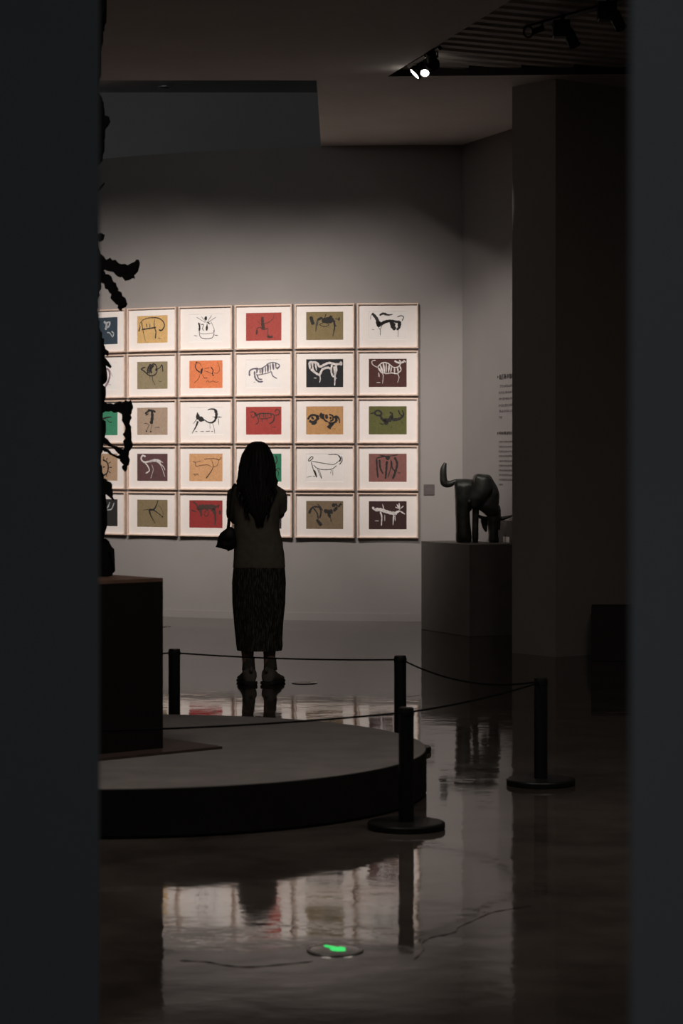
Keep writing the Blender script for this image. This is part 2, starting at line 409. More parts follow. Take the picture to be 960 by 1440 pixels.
DRAW[(1, 3)] = ((172, 147, 124), 'k', '7>9 49,12 50,35 46,60;5 26,22 40,10 55,12 60,17;3 28,28 38,20;3 36,4 48,12;1.2 40,62 32,82;1.2 50,62 44,82;4 28,85 33,87;4 42,88 48,87;1.2 22,58 30,57 38,62;1.5 58,72 75,72', 'grey tan', 'a thin upright black figure')
DRAW[(2, 3)] = (None, 'k', '3>14 24,18 27,44;16>6 28,40 46,47;6>1 26,50 20,70 8,95;1.5 12,60 24,40;2>5 45,45 58,55 70,55 80,45;8>6 78,8 82,25 79,45;1.5>4 55,10 65,6 79,8;2 70,35 98,36;2.5>1 88,40 89,65;1 70,55 75,78 77,95;1 62,56 63,78;1.5 18,88 24,88;1.5 33,88 44,88;1.5 50,88 62,87;1.5 66,88 72,88', 'white', 'a black charging bull')
DRAW[(3, 3)] = ((172, 52, 42), 'b', '2 10,20 22,18 26,32 18,38 14,28;5 24,20 32,35;3 30,30 40,24 60,24 75,26 82,35;2 38,24 40,42 55,42 72,38;2 50,24 50,40;2 55,24 55,40;3 70,24 72,36;3 44,33 46,33;3 61,32 63,32;2.5 82,30 92,28 94,14 86,10 82,18;3>2 33,36 35,55 26,64;4>3 80,35 78,50 66,62;1.5 45,42 45,55;1.5 55,44 62,48;1 72,72 86,74', 'bright red', 'a dark curly-tailed beast')
DRAW[(4, 3)] = ((198, 146, 84), 'k', '5 4,46 10,34 18,30 26,32 30,42;6 8,50 16,56 24,52 30,44;5 14,36 20,46;7 30,30 32,48;10 36,28 44,34 42,44;3 46,30 50,28;4 48,48 60,56;7 54,28 56,44;4 62,28 72,34 72,48 64,52;5 66,36 66,46;6 76,34 82,46 78,58;5 60,58 70,60 78,56;11>6 60,78 66,68 74,60;4>5 14,62 22,62 28,54;6>2 80,34 88,42 91,60;3 44,44 52,46;1 74,80 80,80', 'ochre', 'a black tiger of bold bands')
DRAW[(5, 3)] = ((96, 98, 46), 'k', '4 14,24 22,14 32,20 32,30 22,32 14,24;3 4,26 14,22;4>8 30,30 35,45 45,52;9 38,50 55,48 61,32;10 45,52 46,66;4 55,20 62,28 60,45;8>2 62,48 80,45 92,30 88,12;3 78,12 82,26 90,36;2.5 28,60 40,66;1 58,74 62,74;1 86,54 92,62', 'moss green', 'a dark bird with raised tail')
DRAW[(1, 4)] = ((94, 60, 62), 'w', '4 28,10 18,6 13,18 22,30 40,28 55,26;5>8 40,28 62,24 78,30;2>1 60,26 78,42 92,85;2 65,25 85,45 92,60;2 65,22 86,32;3 25,32 35,45 40,62 28,72;1.2 48,40 53,58 45,90', 'plum', 'a pale long-necked bird')
DRAW[(2, 4)] = ((216, 158, 102), 'b', '1.2 10,28 18,32 20,45 35,42 55,40 68,48;1 10,28 22,30 35,25;1.5 45,20 60,17 80,18 90,22 97,12;1>2.5 66,20 72,40 68,60 50,90;1.2 90,22 84,42 72,48;1 14,72 18,80 22,73 27,79;1 12,75 28,73', 'pale orange', 'a fine brown bull outline')
DRAW[(3, 4)] = ((24, 124, 88), 'k', '3 30,20 50,30 70,22;3 84,5 88,25 80,42;2.5 76,4 80,30 78,42;2 76,70 90,52 97,58;2 78,50 92,66 90,80;3 40,30 42,80', 'emerald green', 'black lines')
DRAW[(4, 4)] = (None, 'k', '2 5,22 14,10 18,15 8,26 5,22;1.5 14,26 40,32 70,38 80,34 92,20 90,8 80,2 60,3;3 88,6 93,16 90,28;2 96,8 97,25 90,38;1.5 20,40 30,52 50,57 70,54 82,42;2 13,28 20,60 28,85;4 22,58 28,84;1.2 30,50 35,70 42,90;1.2 35,55 42,88;1 68,58 66,70;1 72,58 72,78;1 2,84 15,80;1.5 18,80 24,82', 'white', 'a fine black outline of a deer')
DRAW[(5, 4)] = ((138, 84, 78), 'k', '4 20,15 22,60 24,85;3 20,15 35,10 45,8;5>3 28,20 30,50 38,72;10 50,6 50,22;2 28,4 50,8 78,3;5>4 48,25 46,60 44,90;2 58,20 58,50 50,85;5 68,12 75,35 70,65 63,90;6 45,33 48,36;3 60,25 62,50 68,60;1.5 76,68 84,68', 'mauve', 'black standing figures')
DRAW[(1, 5)] = ((136, 118, 82), 'k', '6>1 40,35 44,55 60,88;5>2 40,36 55,35 64,18 68,4;4 66,4 70,4;3>1.5 50,35 65,45 82,60;4 81,61 86,62;1 20,38 40,35;.8 70,20 80,32 88,55', 'drab olive', 'a leaping black figure')
DRAW[(2, 5)] = ((158, 34, 32), 'b', '3>5 10,4 22,15 26,30;3 5,35 20,42;12 28,24 45,24 70,24 80,30;10>2 32,30 35,44 36,60;12>1.5 70,30 78,50 78,90;2 45,45 55,35 58,50 50,58 44,50;3 80,25 90,16 86,28;6 92,36 93,50;5 22,28 30,34', 'crimson', 'a dark horned bull')
DRAW[(3, 5)] = ((48, 38, 36), 'w', '3 20,40 45,30 60,40;2 30,40 32,80;2 55,40 58,80', 'dark brown', 'pale lines')
DRAW[(4, 5)] = ((128, 107, 80), 'k', '7>3 8,45 12,30 20,20;3 18,22 30,45 32,65;4 20,20 35,22 40,40 36,62;5>9 28,66 34,76 41,88;2 30,10 38,20 45,35;8>11 48,33 60,38 72,36;9>5 60,42 65,60;2 66,60 68,75;7 74,36 84,22;3 84,22 80,5;9 72,8 77,20;3 87,22 95,5;2 84,15 92,20;2 88,12 98,12', 'taupe', 'a black antlered stag')
DRAW[(5, 5)] = ((60, 34, 33), 'w', '8>7 15,30 30,30 45,36 60,42 75,42;5 9,20 15,31;4>2 30,38 34,55 33,88;1.5 42,48 42,70;4>2 66,46 64,85;1.5 69,48 70,70;5 72,40 82,34;3 82,34 96,46;2.5 82,30 74,10;2 80,26 70,20;3 82,28 80,6;2 84,26 92,16;2 36,10 40,30;1.5 16,70 26,70', 'dark maroon', 'a pale standing stag')
DRAW[(0, 1)] = ((46, 64, 80), 's', '6 50,14 60,26 56,46;4 60,20 72,18 68,34 58,38;3 62,56 72,58 82,72 86,60 78,52', 'navy blue', 'pale brush marks')
DRAW[(0, 2)] = (None, 'p', '5>6 50,20 66,24 72,44 66,70 54,90;1 72,26 82,52;1 66,80 76,82', 'white', 'a purple-grey curved stroke')
DRAW[(0, 3)] = ((44, 142, 104), 'k', '6>2 44,40 60,34 78,32;2 60,40 72,52 80,50;3 46,60 52,80', 'green', 'a few dark strokes')
DRAW[(0, 4)] = ((186, 152, 118), 'k', '4 46,22 62,32 66,54 60,74 44,82;2 58,24 64,14;2 66,36 76,30;2 68,50 80,50;2 66,64 76,72;2 58,76 62,88;2 48,20 50,8;3 46,50 54,48', 'sandy tan', 'a black spiky sun')
DRAW[(0, 5)] = ((40, 38, 38), 's', '6>2 50,36 64,30 72,10;3 60,40 78,36 88,12;3 52,50 60,62', 'black', 'pale grey strokes')

FW, FH, PS, PZ = .566, .418, .588, .439
Z_BOT = .768
PRW, PRH = .348, .258
frame_prof = [(0, 0), (0, -.030), (.002, -.032), (.012, -.032), (.014, -.030), (.014, -.012)]


def frame_mesh():
    vs = []; fs = []
    for sx_, sz_ in ((-1, 0), (1, 0), (1, 1), (-1, 1)):
        for o, d in frame_prof:
            x = sx_ * (FW / 2 - o); z = (o if sz_ == 0 else FH - o)
            vs.append((x, d, z))
    n = len(frame_prof)
    for c in range(4):
        d = (c + 1) % 4
        for i in range(n - 1):
            fs.append((c * n + i, d * n + i, d * n + i + 1, c * n + i + 1))
    return vs, fs


def mat_mesh(zc):
    # mount with a bevelled window round the print
    x0, x1, z0, z1 = -FW / 2 + .010, FW / 2 - .010, .010, FH - .010
    a0, a1, b0, b1 = -PRW / 2, PRW / 2, zc - PRH / 2, zc + PRH / 2
    e = .002
    vs = [(x0, -.013, z0), (x1, -.013, z0), (x1, -.013, z1), (x0, -.013, z1),
          (a0 - e, -.013, b0 - e), (a1 + e, -.013, b0 - e), (a1 + e, -.013, b1 + e), (a0 - e, -.013, b1 + e),
          (a0, -.010, b0), (a1, -.010, b0), (a1, -.010, b1), (a0, -.010, b1)]
    fs = []
    for i in range(4):
        j = (i + 1) % 4
        fs += [(i, j, 4 + j, 4 + i), (4 + i, 4 + j, 8 + j, 8 + i)]
    return vs, fs


def ink_mesh(spec, zc):
    vs = []; fs = []
    for st in spec.split(';'):
        tk = st.split()
        w0, w1 = (tk[0].split('>') + [None])[:2] if '>' in tk[0] else (tk[0], tk[0])
        w0, w1 = float(w0), float(w1)
        pts = [Vector(((float(a) / 100 - .5) * PRW, (.5 - float(c) / 100) * PRH)) for a, c in (q.split(',') for q in tk[1:])]
        P = smooth_path([(p.x, p.y, 0) for p in pts], 5)
        if len(P) == 2: P = [P[0].lerp(P[1], t / 4) for t in range(5)]
        m = len(P); k0 = len(vs)
        for i, p in enumerate(P):
            t = (P[min(i + 1, m - 1)] - P[max(i - 1, 0)])
            t = t.normalized() if t.length > 1e-6 else Vector((1, 0, 0))
            nrm = Vector((-t.y, t.x, 0))
            ww = (w0 + (w1 - w0) * i / (m - 1)) / 100 * PRH * .78 * (1 + .18 * math.sin(i * 2.3 + w0))
            if i in (0, m - 1): ww *= .45
            ww = max(ww, .0018)
            for sgn in (-1, 1):
                q = p + nrm * ww * sgn
                q.x = max(-PRW / 2 + .001, min(PRW / 2 - .001, q.x)); q.y = max(-PRH / 2 + .001, min(PRH / 2 - .001, q.y))
                vs.append((q.x, -.0122, zc + q.y))
        for i in range(m - 1):
            fs.append((k0 + 2 * i, k0 + 2 * i + 1, k0 + 2 * i + 3, k0 + 2 * i + 2))
    return vs, fs


shared = {}
s5 = WCX - (545 - CX) / F * 22.4                    # arc position of the last column centre
for (c, r), (rgb, ink, spec, cname, what) in sorted(DRAW.items()):
    s = s5 + (5 - c) * PS
    x, y, a = wall_at(s)
    z = Z_BOT + (5 - r) * PZ
    where = ['in the top row', 'in the second row', 'in the third row', 'in the fourth row', 'in the bottom row'][r - 1]
    if rgb is None:
        lab = 'oak framed %s sheet with %s, %s' % (cname, what, where)
    else:
        lab = 'oak framed %s print with %s, %s' % (cname, what, where)
    root = thing('framed_drawing', lab, 'picture', (x - .002 * math.sin(a), y - .002 * math.cos(a), z), -a, 'framed animal drawings on the curved wall')
    zc = FH / 2 + .003
    for nm, fn, mt in (('frame', lambda: frame_mesh(), M_frame), ('mat_board', lambda: mat_mesh(zc), M_mat)):
        if nm not in shared:
            o = link(nm, *fn(), mt, root); shared[nm] = o.data
        else:
            o = bpy.data.objects.new(nm, shared[nm]); C.objects.link(o); o.parent = root
    pm = M_sheet if rgb is None else mat('print_%d_%d' % (c, r), tuple((v * .86 + .14 * sum(lin(rgb)) / 3) * .88 for v in lin(rgb)), .9, var=.13, scale=60)
    mb = MB().box((-PRW / 2 - .001, -.0112, zc - PRH / 2 - .001), (PRW / 2 + .001, -.006, zc + PRH / 2 + .001))
    p = mb.build('print', pm, root); p['label'] = cname + (' sheet' if rgb is None else ' printed field')
    im = mat('ink_' + ink, INK[ink], .8, var=.25, scale=50)
    d = link('ink_drawing', *ink_mesh(spec, zc), im, p)

# caption plate on the curved wall
x, y, a = wall_at(WCX - (603 - CX) / F * 22.36)
zp = H - (696 - CY) / F * 22.36
t = thing('caption_plate', 'small square mauve caption plate right of the drawings', 'plaque', (x, y, zp), -a)
M_cap = mat('caption_mauve', (.085, .07, .07), .6)
bevel(MB().box((-.049, -.008, 0), (.049, 0, .098)).build('plate', M_cap, t), .002)
M_capt = mat('caption_text', (.13, .115, .115), .7)
for zz, x0, x1 in ((.086, -.042, -.012), (.060, -.03, .02), (.05, -.03, .03), (.04, -.03, .015), (.02, -.025, -.01)):
    MB().box((x0, -.0088, zz - .002), (x1, -.0079, zz + .002)).build('text_line', M_capt, t)

# ------------------------------------------------------------------ text on the right wall
def rw(px, off=0.0):       # point on the right wall under pixel column px
    k = (px - CX) / F
    # P0 + dW t : x = k*y
    tt = (k * P0.y - P0.x) / (dW.x - k * dW.y)
    return tt


def on_rw(tt, z, off=.002):
    p = P0 + dW * tt + nW * off
    return Vector((p.x, p.y, z))


M_ink = mat('wall_letters', (.03, .025, .025), .8)
M_ink2 = mat('wall_letters_grey', (.13, .115, .115), .8)


def wall_text(label, heading_y, heading_h, rows, ragged):
    Yr = on_rw(rw(702), 0).y
    zof = lambda py: H - (py - CY) / F * Yr
    o3 = on_rw(rw(700), zof(rows[-1] + 4))
    root = thing('wall_text', label, 'lettering', o3)
    ang = math.atan2(dW.y, dW.x)
    px = .00625

    def glyphs(mb, x0, x1, zc, hh, gw, seed, dense):
        rr = random.Random(seed); x = x0
        while x < x1 - gw * .4:
            for _ in range(dense):
                if rr.random() < .68:
                    xx = x + rr.random() * gw * .75
                    mb.box((xx, -.0016, zc - hh / 2 + rr.random() * hh * .2), (xx + gw * .16, 0, zc + hh / 2 - rr.random() * hh * .2))
                else:
                    zz = zc + (rr.random() - .5) * hh * .85
                    mb.box((x, -.0016, zz - hh * .06), (x + gw * .8, 0, zz + hh * .05))
            x += gw
        return mb
    def place(o):
        o.rotation_euler = (0, 0, ang)
    zr = lambda py: zof(py) - o3.z
    W = .95
    # bullet
    bl = MB().lathe([(.011, 0), (.011, .0016)], 14); bl.v = [Vector((p.x, -p.z, p.y)) for p in bl.v]
    o = bl.build('bullet', M_ink, root); o.location = (0, 0, zr(heading_y)); place(o)
    o = glyphs(MB(), .028, W * .7, zr(heading_y), heading_h, heading_h * .95, 3 + heading_y, 4).build('heading', M_ink, root); place(o); o['kind'] = 'stuff'
    for i, py in enumerate(rows):
        last = i == len(rows) - 1
        o = glyphs(MB(), .026 + (.02 if ragged and i == 0 else 0), (W * .12 if last else W), zr(py), .024 if ragged else .017, .026 if ragged else .015, py, 3).build('text_line', M_ink2, root)
        place(o); o['kind'] = 'stuff'
    return root


wall_text('upper block of dark printed wall text with bulleted heading', 530, .048, [543, 552, 561, 570, 578, 587], True)
wall_text('lower block of finer printed wall text with bulleted heading', 609, .028, [621, 628, 634.5, 641, 648, 654.5, 661, 667.5, 674, 681], False)
# dark panel and white caption low on the right wall
tA, tB = rw(701), rw(701) + .5
Yr = on_rw(tA, 0).y
zof = lambda py: H - (py - CY) / F * Yr
t = thing('wall_panel', 'dark brown panel low on the text wall behind the elephant', 'panel', on_rw(tA, zof(764), .0))
o = MB().box((0, -.012, 0), (.5, 0, (764 - 731) / F * Yr)).build('panel', mat('panel_brown', (.05, .042, .038), .7), t); o.rotation_euler = (0, 0, math.atan2(dW.y, dW.x))
o = MB().box((.14, -.0145, .015), (.27, -.012, .065)).build('caption_card', M_mat, t); o.rotation_euler = (0, 0, math.atan2(dW.y, dW.x))

# ------------------------------------------------------------------ elephant pedestal and elephant
PB = floor_pt(660, 895.5); PA = floor_pt(592, 885)
e1 = (Vector((PA.x, PA.y)) - Vector((PB.x, PB.y))); l1 = e1.length; e1.normalize(); e2 = Vector((-e1.y, e1.x))
if e2.x < 0: e2 = -e2
l2 = .44; zt = H - (766 - CY) / F * PB.y
b2 = Vector((PB.x, PB.y))
poly = [b2, b2 + e2 * l2, b2 + e2 * l2 + e1 * l1, b2 + e1 * l1]
cc = sum(poly, Vector((0, 0))) / 4
o = MB().prism([tuple(p - cc) for p in poly], 0, zt).build('pedestal', M_plinth, loc=(cc.x, cc.y, 0)); bevel(o, .004)
tag(o, 'grey painted rectangular pedestal under the bronze elephant', 'pedestal')

ESC = 20.95 / F / 8
EY = cc.y
el = thing('elephant_sculpture', 'dark bronze stylised elephant with raised trunk on the grey pedestal', 'sculpture', ((670 - CX) / F * EY, EY, zt))


def ep(x, y, d=0.0):
    return Vector(((x - 480) * ESC, d, (977 - y) * ESC))


def plate(name, pts, d0, d1, m, parent, bev=.012, taper=.82):
    # solid of a given outline with rounded, slightly tapered front and back
    P = [ep(*p) for p in smooth_closed(pts)]
    for p in P: p.z = max(p.z, .0015)
    return plate3(name, P, d0, d1, m, parent, bev, taper)


def smooth_closed(pts, n=4):
    m = len(pts); out = []
    for i in range(m):
        p0, p1, p2, p3 = [Vector((*pts[(i + k) % m], 0)) for k in (-1, 0, 1, 2)]
        for k in range(n):
            t = k / n
            q = .5 * ((2 * p1) + (p2 - p0) * t + (2 * p0 - 5 * p1 + 4 * p2 - p3) * t * t + (3 * p1 - p0 - 3 * p2 + p3) * t ** 3)
            out.append((q.x, q.y))
    return out


def plate3(name, P, d0, d1, m, parent, bev, taper, smooth=True):
    cen = sum(P, Vector()) / len(P)
    mid = (d0 + d1) / 2
    prof = [(d0, taper), (d0 + (d1 - d0) * .18, .96), (mid, 1.0), (d1 - (d1 - d0) * .18, .96), (d1, taper)]
    rings = []
    for d, s_ in prof:
        rings.append([Vector((cen.x + (p.x - cen.x) * s_, d, (p.z if p.z < .003 else cen.z + (p.z - cen.z) * s_))) for p in P])
    mb = MB(); n = len(P); vs = [v for r in rings for v in r]; fs = []
    for i in range(len(rings) - 1):
        for k in range(n): fs.append((i * n + k, i * n + (k + 1) % n, (i + 1) * n + (k + 1) % n, (i + 1) * n + k))
    cap = [tuple(t) for t in tessellate_polygon([[Vector((p.x, p.z, 0)) for p in P]])]
    fs += cap + [tuple(k + 4 * n for k in t) for t in cap]
    return link(name, vs, fs, m, parent, smooth=smooth)


plate('front_leg', [(232, 300), (300, 262), (420, 268), (436, 330), (430, 500), (425, 600), (400, 640), (408, 780), (420, 972), (340, 974), (252, 972), (244, 800), (236, 520)], -.10, .09, M_bronze, el)
plate('body', [(455, 215), (560, 208), (632, 222), (676, 290), (716, 360), (736, 440), (730, 560), (738, 640), (700, 690), (600, 680), (560, 650), (500, 610), (440, 600), (400, 540), (420, 330)], -.12, .13, M_bronze, el)
plate('head', [(462, 212), (540, 212), (610, 228), (646, 300), (640, 390), (580, 470), (510, 560), (440, 600), (392, 570), (366, 500), (400, 420), (432, 330)], -.17, -.06, M_bronze, el)
plate('hind_leg', [(596, 600), (740, 560), (742, 820), (722, 826), (720, 900), (722, 976), (620, 976), (612, 860), (600, 740)], -.09, .08, M_bronze, el)
plate('inner_leg', [(436, 560), (500, 560), (496, 760), (490, 974), (430, 974), (428, 760)], -.10, .02, M_bronze, el)
plate('leaf_ear', [(530, 716), (600, 716), (604, 800), (598, 860), (572, 850), (545, 800)], .03, .09, M_bronze, el)
mb = MB(); pts = smooth_path([ep(450, 320), ep(350, 306), ep(250, 290), ep(176, 318), ep(118, 306), ep(104, 240), ep(106, 150), ep(128, 80)], 5)
rad = smooth_path([(q, 0, 0) for q in (54, 46, 28, 38, 44, 40, 36, 16)], 5)
mb.tube(pts, [max(.004, q.x * ESC) for q in rad], 14, flat=.9); mb.build('trunk', M_bronze, el, smooth=True)
mb = MB(); pts = smooth_path([ep(470, 660), ep(520, 690), ep(580, 706), ep(660, 712), ep(760, 708), ep(830, 692), ep(880, 676)], 4)
mb.tube(pts, [q.x * ESC for q in smooth_path([(q, 0, 0) for q in (18, 20, 22, 24, 24, 18, 8)], 4)], 10); mb.build('tail', M_bronze, el, smooth=True)
mb = MB().lathe([(.004, -.018), (.014, -.014), (.019, 0), (.014, .014), (.004, .018)], 12)
mb.v = [p + ep(388, 512, -.165) for p in mb.v]; mb.build('eye', M_bronze, el, smooth=True)

# ------------------------------------------------------------------ round platform, left pedestal, iron sculpture
PX, PY, PR, PH = -1.0, 11.1, 1.39, .203
t = thing('round_platform', 'low round display platform with grey carpet top and black side', 'platform', (PX, PY, 0))
MB().lathe([(PR - .01, 0), (PR - .01, .01), (PR, .012), (PR, PH - .004), (PR - .004, PH - .001)], 128).build('side', M_black, t)
MB().lathe([(PR - .004, PH - .001), (PR - .006, PH + .001), (PR - .03, PH + .0015)], 128).build('carpet_top', M_carpet, t)

zp = PH + .0015
c0 = floor_pt(312.5, 1049.5, zp + .012)
f1 = (floor_pt(145, 1066, zp + .012) - c0); f1.z = 0; f1.normalize(); f2v = Vector((-f1.y, f1.x, 0))
if f2v.y < 0: f2v = -f2v
ang = math.atan2(-f1.y, -f1.x)
def pl(a, b_): return c0 + f1 * a + f2v * b_
cp = pl(.66, .42)
t = thing('display_plinth', 'tall black plinth on a thin base plate carrying the iron sculpture', 'pedestal', (cp.x, cp.y, zp))
def loc2(p): return (p.x - cp.x, p.y - cp.y)
MB().prism([loc2(pl(*q)) for q in ((0, 0), (1.3, 0), (1.3, .84), (0, .84))], 0, .012).build('base_plate', M_wood, t)
zt2 = H - (813 - CY) / F * pl(.25, .12).y
MB().prism([loc2(pl(*q)) for q in ((.246, .12), (1.06, .12), (1.06, .70), (.246, .70))], .012, zt2 - zp - .015).build('box', mat('plinth_black', (.008, .006, .005), .8, spec=.1), t)
MB().prism([loc2(pl(*q)) for q in ((.246, .12), (1.06, .12), (1.06, .70), (.246, .70))], zt2 - zp - .015, zt2 - zp).build('top_board', mat('plinth_top_brown', (.11, .058, .036), .6, var=.2), t)

SYc = 11.15
sc = thing('iron_sculpture', 'tall jagged black iron sculpture with barbed limbs on the black plinth', 'sculpture', (pix(100, 810, SYc).x, SYc, zt2))
sx0 = pix(100, 810, SYc).x


def sp(px, py):
    p = pix(px, py, SYc); return Vector((p.x - sx0, 0, p.z - zt2))


def ragged(pts, step=.013, amp=.011, seed=1):
    rr = random.Random(seed); P = [sp(*p) for p in pts]; out = []
    for i in range(len(P)):
        a = P[i]; c = P[(i + 1) % len(P)]; L_ = (c - a).length; k = max(1, int(L_ / step)); d = (c - a).normalized(); nn = Vector((-d.z, 0, d.x))
        for j in range(k):
            q = a.lerp(c, j / k)
            if j: q = q + nn * (rr.random() - .5) * amp + d * (rr.random() - .5) * amp * .5
            q.z = max(q.z, .002); out.append(q)
    return out


def iron(name, pts, d0, d1, seed, amp=.011):
    return plate3(name, ragged(pts, seed=seed, amp=amp * 1.6), d0, d1, M_iron, sc, 0, .93, smooth=False)


iron('body', [(150, 0), (144, 22), (141, 50), (138, 62), (142, 74), (139, 92), (134, 108), (138, 128), (144, 140), (146, 160), (147, 190), (142, 214),
              (132, 226), (134, 262), (134, 300), (137, 322), (138, 345), (144, 360), (146, 378), (142, 398), (138, 420), (136, 440), (141, 470), (146, 486), (147, 520), (150, 528), (149, 538), (144, 542),
              (143, 552), (149, 556), (144, 566), (147, 575), (144, 585), (143, 605), (149, 608), (147, 616), (142, 640), (140, 672), (146, 690), (142, 704), (148, 716), (150, 742), (146, 756), (143, 772), (146, 786), (156, 795), (162, 803), (158, 810),
              (60, 810), (66, 740), (58, 640), (72, 560), (64, 440), (74, 330), (66, 220), (78, 110), (70, 0), (84, -60), (110, -90), (140, -60)], -.09, .09, 3, .008)
iron('blade', [(132, 352), (146, 362), (158, 366), (172, 372), (186, 371), (195, 365), (195, 378), (190, 392), (182, 394), (168, 390), (155, 382), (146, 378), (134, 380)], -.03, .03, 5)
iron('spur', [(134, 372), (146, 380), (156, 388), (164, 402), (172, 416), (178, 424), (177, 432), (171, 438), (163, 428), (154, 412), (146, 398), (134, 392)], -.035, .03, 6)
iron('knob', [(140, 160), (147, 162), (153, 164), (155, 170), (152, 176), (147, 182), (141, 186)], -.03, .03, 7, .006)
iron('shoulder_lump', [(134, 330), (143, 328), (147, 330), (145, 337), (140, 340), (134, 338)], -.03, .03, 8, .006)
iron('barb', [(136, 478), (146, 486), (153, 494), (152, 501), (148, 499), (142, 496), (134, 498)], -.03, .03, 9, .005)
iron('barb', [(138, 498), (147, 502), (152, 508), (157, 516), (155, 518), (148, 512), (136, 508)], -.03, .03, 10, .005)
mb = MB().tube([sp(132, 274), sp(140, 266), sp(147, 257)], [.008, .006, .003], 6); mb.build('spike', M_iron, sc)
iron('limb', [(138, 566), (150, 567), (164, 566), (176, 563), (184, 562), (185, 580), (184.5, 600), (185, 616), (184, 632), (181, 640), (181, 654), (178, 656), (176, 664), (172, 652), (170, 644), (172, 636), (175, 626), (176, 608), (174, 594), (172, 581), (160, 579), (150, 577), (140, 580)], -.03, .03, 11)
iron('brace', [(140, 616), (148, 615), (154, 622), (164, 627), (172, 631), (176, 636), (172, 643), (164, 635), (154, 628), (142, 624)], -.025, .02, 12, .008)
iron('brace', [(138, 625), (146, 629), (154, 634), (162, 640), (170, 640), (172, 646), (162, 643), (154, 639), (144, 632)], -.02, .025, 13, .008)
iron('hip_lump', [(134, 672), (148, 673), (157, 681), (158, 692), (160, 704), (156, 700), (150, 695), (140, 694)], -.05, .05, 14, .008)

# ------------------------------------------------------------------ stanchions and cords
POSTS = [(571, 10.0, 'nearest post'), (760, 11.33, ''), (562.5, 12.57, ''), (245, 13.0, '')]
plab = ['black stanchion in front of the round platform', 'black stanchion standing apart on the open floor',
        'black stanchion behind the platform, joined to two others', 'black stanchion behind the platform beside the black plinth']
post_xy = []
proto = None
for i, (px, Y, _) in enumerate(POSTS):
    x = (px - CX) / F * Y; post_xy.append(Vector((x, Y, 0)))
    root = thing('stanchion', plab[i], 'stanchion', (x, Y, 0), 0, 'black barrier posts round the platform')
    if proto is None:
        b_ = MB().lathe([(.150, 0), (.159, .002), (.161, .006), (.161, .022), (.158, .027), (.150, .029), (.04, .030)], 56).build('base', M_blackmetal, root)
        p_ = MB().lathe([(.0315, .028), (.0315, .492), (.030, .499), (.026, .501)], 32).build('post', M_blackmetal, root, smooth=False)
        r_ = MB().lathe([(.033, .468), (.0335, .470), (.0335, .486), (.033, .488)], 32).build('collar', M_blackmetal, root)
        proto = [b_, p_, r_]
    else:
        for q in proto:
            c = q.copy(); C.objects.link(c); c.parent = root


def cord(a, c, sag, label):
    d = (c - a); d.z = 0; d.normalize()
    a = a + d * .0335 + Vector((0, 0, .478)); c = c - d * .0335 + Vector((0, 0, .478))
    pts = []
    for k in range(25):
        t = k / 24; p = a.lerp(c, t); p.z -= sag * 4 * t * (1 - t); pts.append(p)
    o = MB().tube([p - a for p in pts], .0042, 8).build('barrier_cord', M_cord, loc=a, smooth=True)
    tag(o, label, 'cord', 'black cords between the posts')
    return o


cord(post_xy[0], post_xy[1], .012, 'black cord from the platform-front stanchion to the one on open floor')
cord(post_xy[1], post_xy[2], .055, 'sagging black cord from open-floor stanchion to the one behind the platform')
cord(post_xy[2], post_xy[3], .012, 'black cord stretched behind the platform past the standing woman')
hid1 = Vector((-1.75, 9.35, 0)); hid2 = Vector((-2.2, 12.9, 0))
for i, hd in enumerate((hid1, hid2)):
    root = thing('stanchion', ['black stanchion at the hidden left front of the platform', 'black stanchion at the hidden left rear of the platform'][i], 'stanchion', hd, 0, 'black barrier posts round the platform')
    for q in proto:
        c = q.copy(); C.objects.link(c); c.parent = root
cord(post_xy[0], hid1, .03, 'black cord passing in front of the platform and plinth')
cord(post_xy[3], hid2, .02, 'black cord leaving behind the black plinth')

# ------------------------------------------------------------------ floor exit signs
M_green = mat('green_arrow', (.05, .80, .17), emit=.75, var=0)
M_signface = mat('sign_glass', (.035, .034, .033), .12, var=.1)


def floor_sign(x, y, label, lit, rz=0):
    root = thing('floor_sign', label, 'floor sign', (x, y, 0), rz, 'round exit signs set in the floor')
    MB().lathe([(.088, 0), (.089, .002), (.086, .005), (.079, .005), (.078, .003)], 40).build('rim', M_steel, root)
    f = MB().lathe([(.079, .001), (.079, .0042), (.05, .0046)], 40).build('face', M_signface, root)
    P = [(455, 1332.3), (458.5, 1331.6), (465, 1333), (476.5, 1335), (477, 1333.8), (485.5, 1335.6), (485.5, 1340), (475, 1340.2), (467, 1339.4), (463, 1337), (466.5, 1336), (457, 1334.2)]
    c = floor_pt(471, 1337.3)
    Q = [floor_pt(*p) - c for p in P]
    vs = [(q.x, q.y, .0049) for q in Q] + [(q.x, q.y, .006) for q in Q]; n = len(Q)
    cap = [tuple(t) for t in tessellate_polygon([[Vector((q.x, q.y, 0)) for q in Q]])]
    fs = cap + [tuple(k + n for k in t) for t in cap] + [(i, (i + 1) % n, n + (i + 1) % n, n + i) for i in range(n)]
    link('arrow', vs, fs, M_green if lit else M_signface, root)
    sc_ = MB().lathe([(.004, .004), (.004, .0062), (.002, .007)], 10, (-.035, -.072, 0)).build('screw', M_steel, root)
    return root


p = floor_pt(471, 1337); floor_sign(p.x, p.y, 'round floor exit sign with a glowing green arrow', True)
p = floor_pt(428, 960.5); floor_sign(p.x, p.y, 'round unlit floor sign beside the standing woman', False, 1.2)
p = floor_pt(226, 881); floor_sign(p.x, p.y, 'round unlit floor sign near the curved wall', False, 2.5)

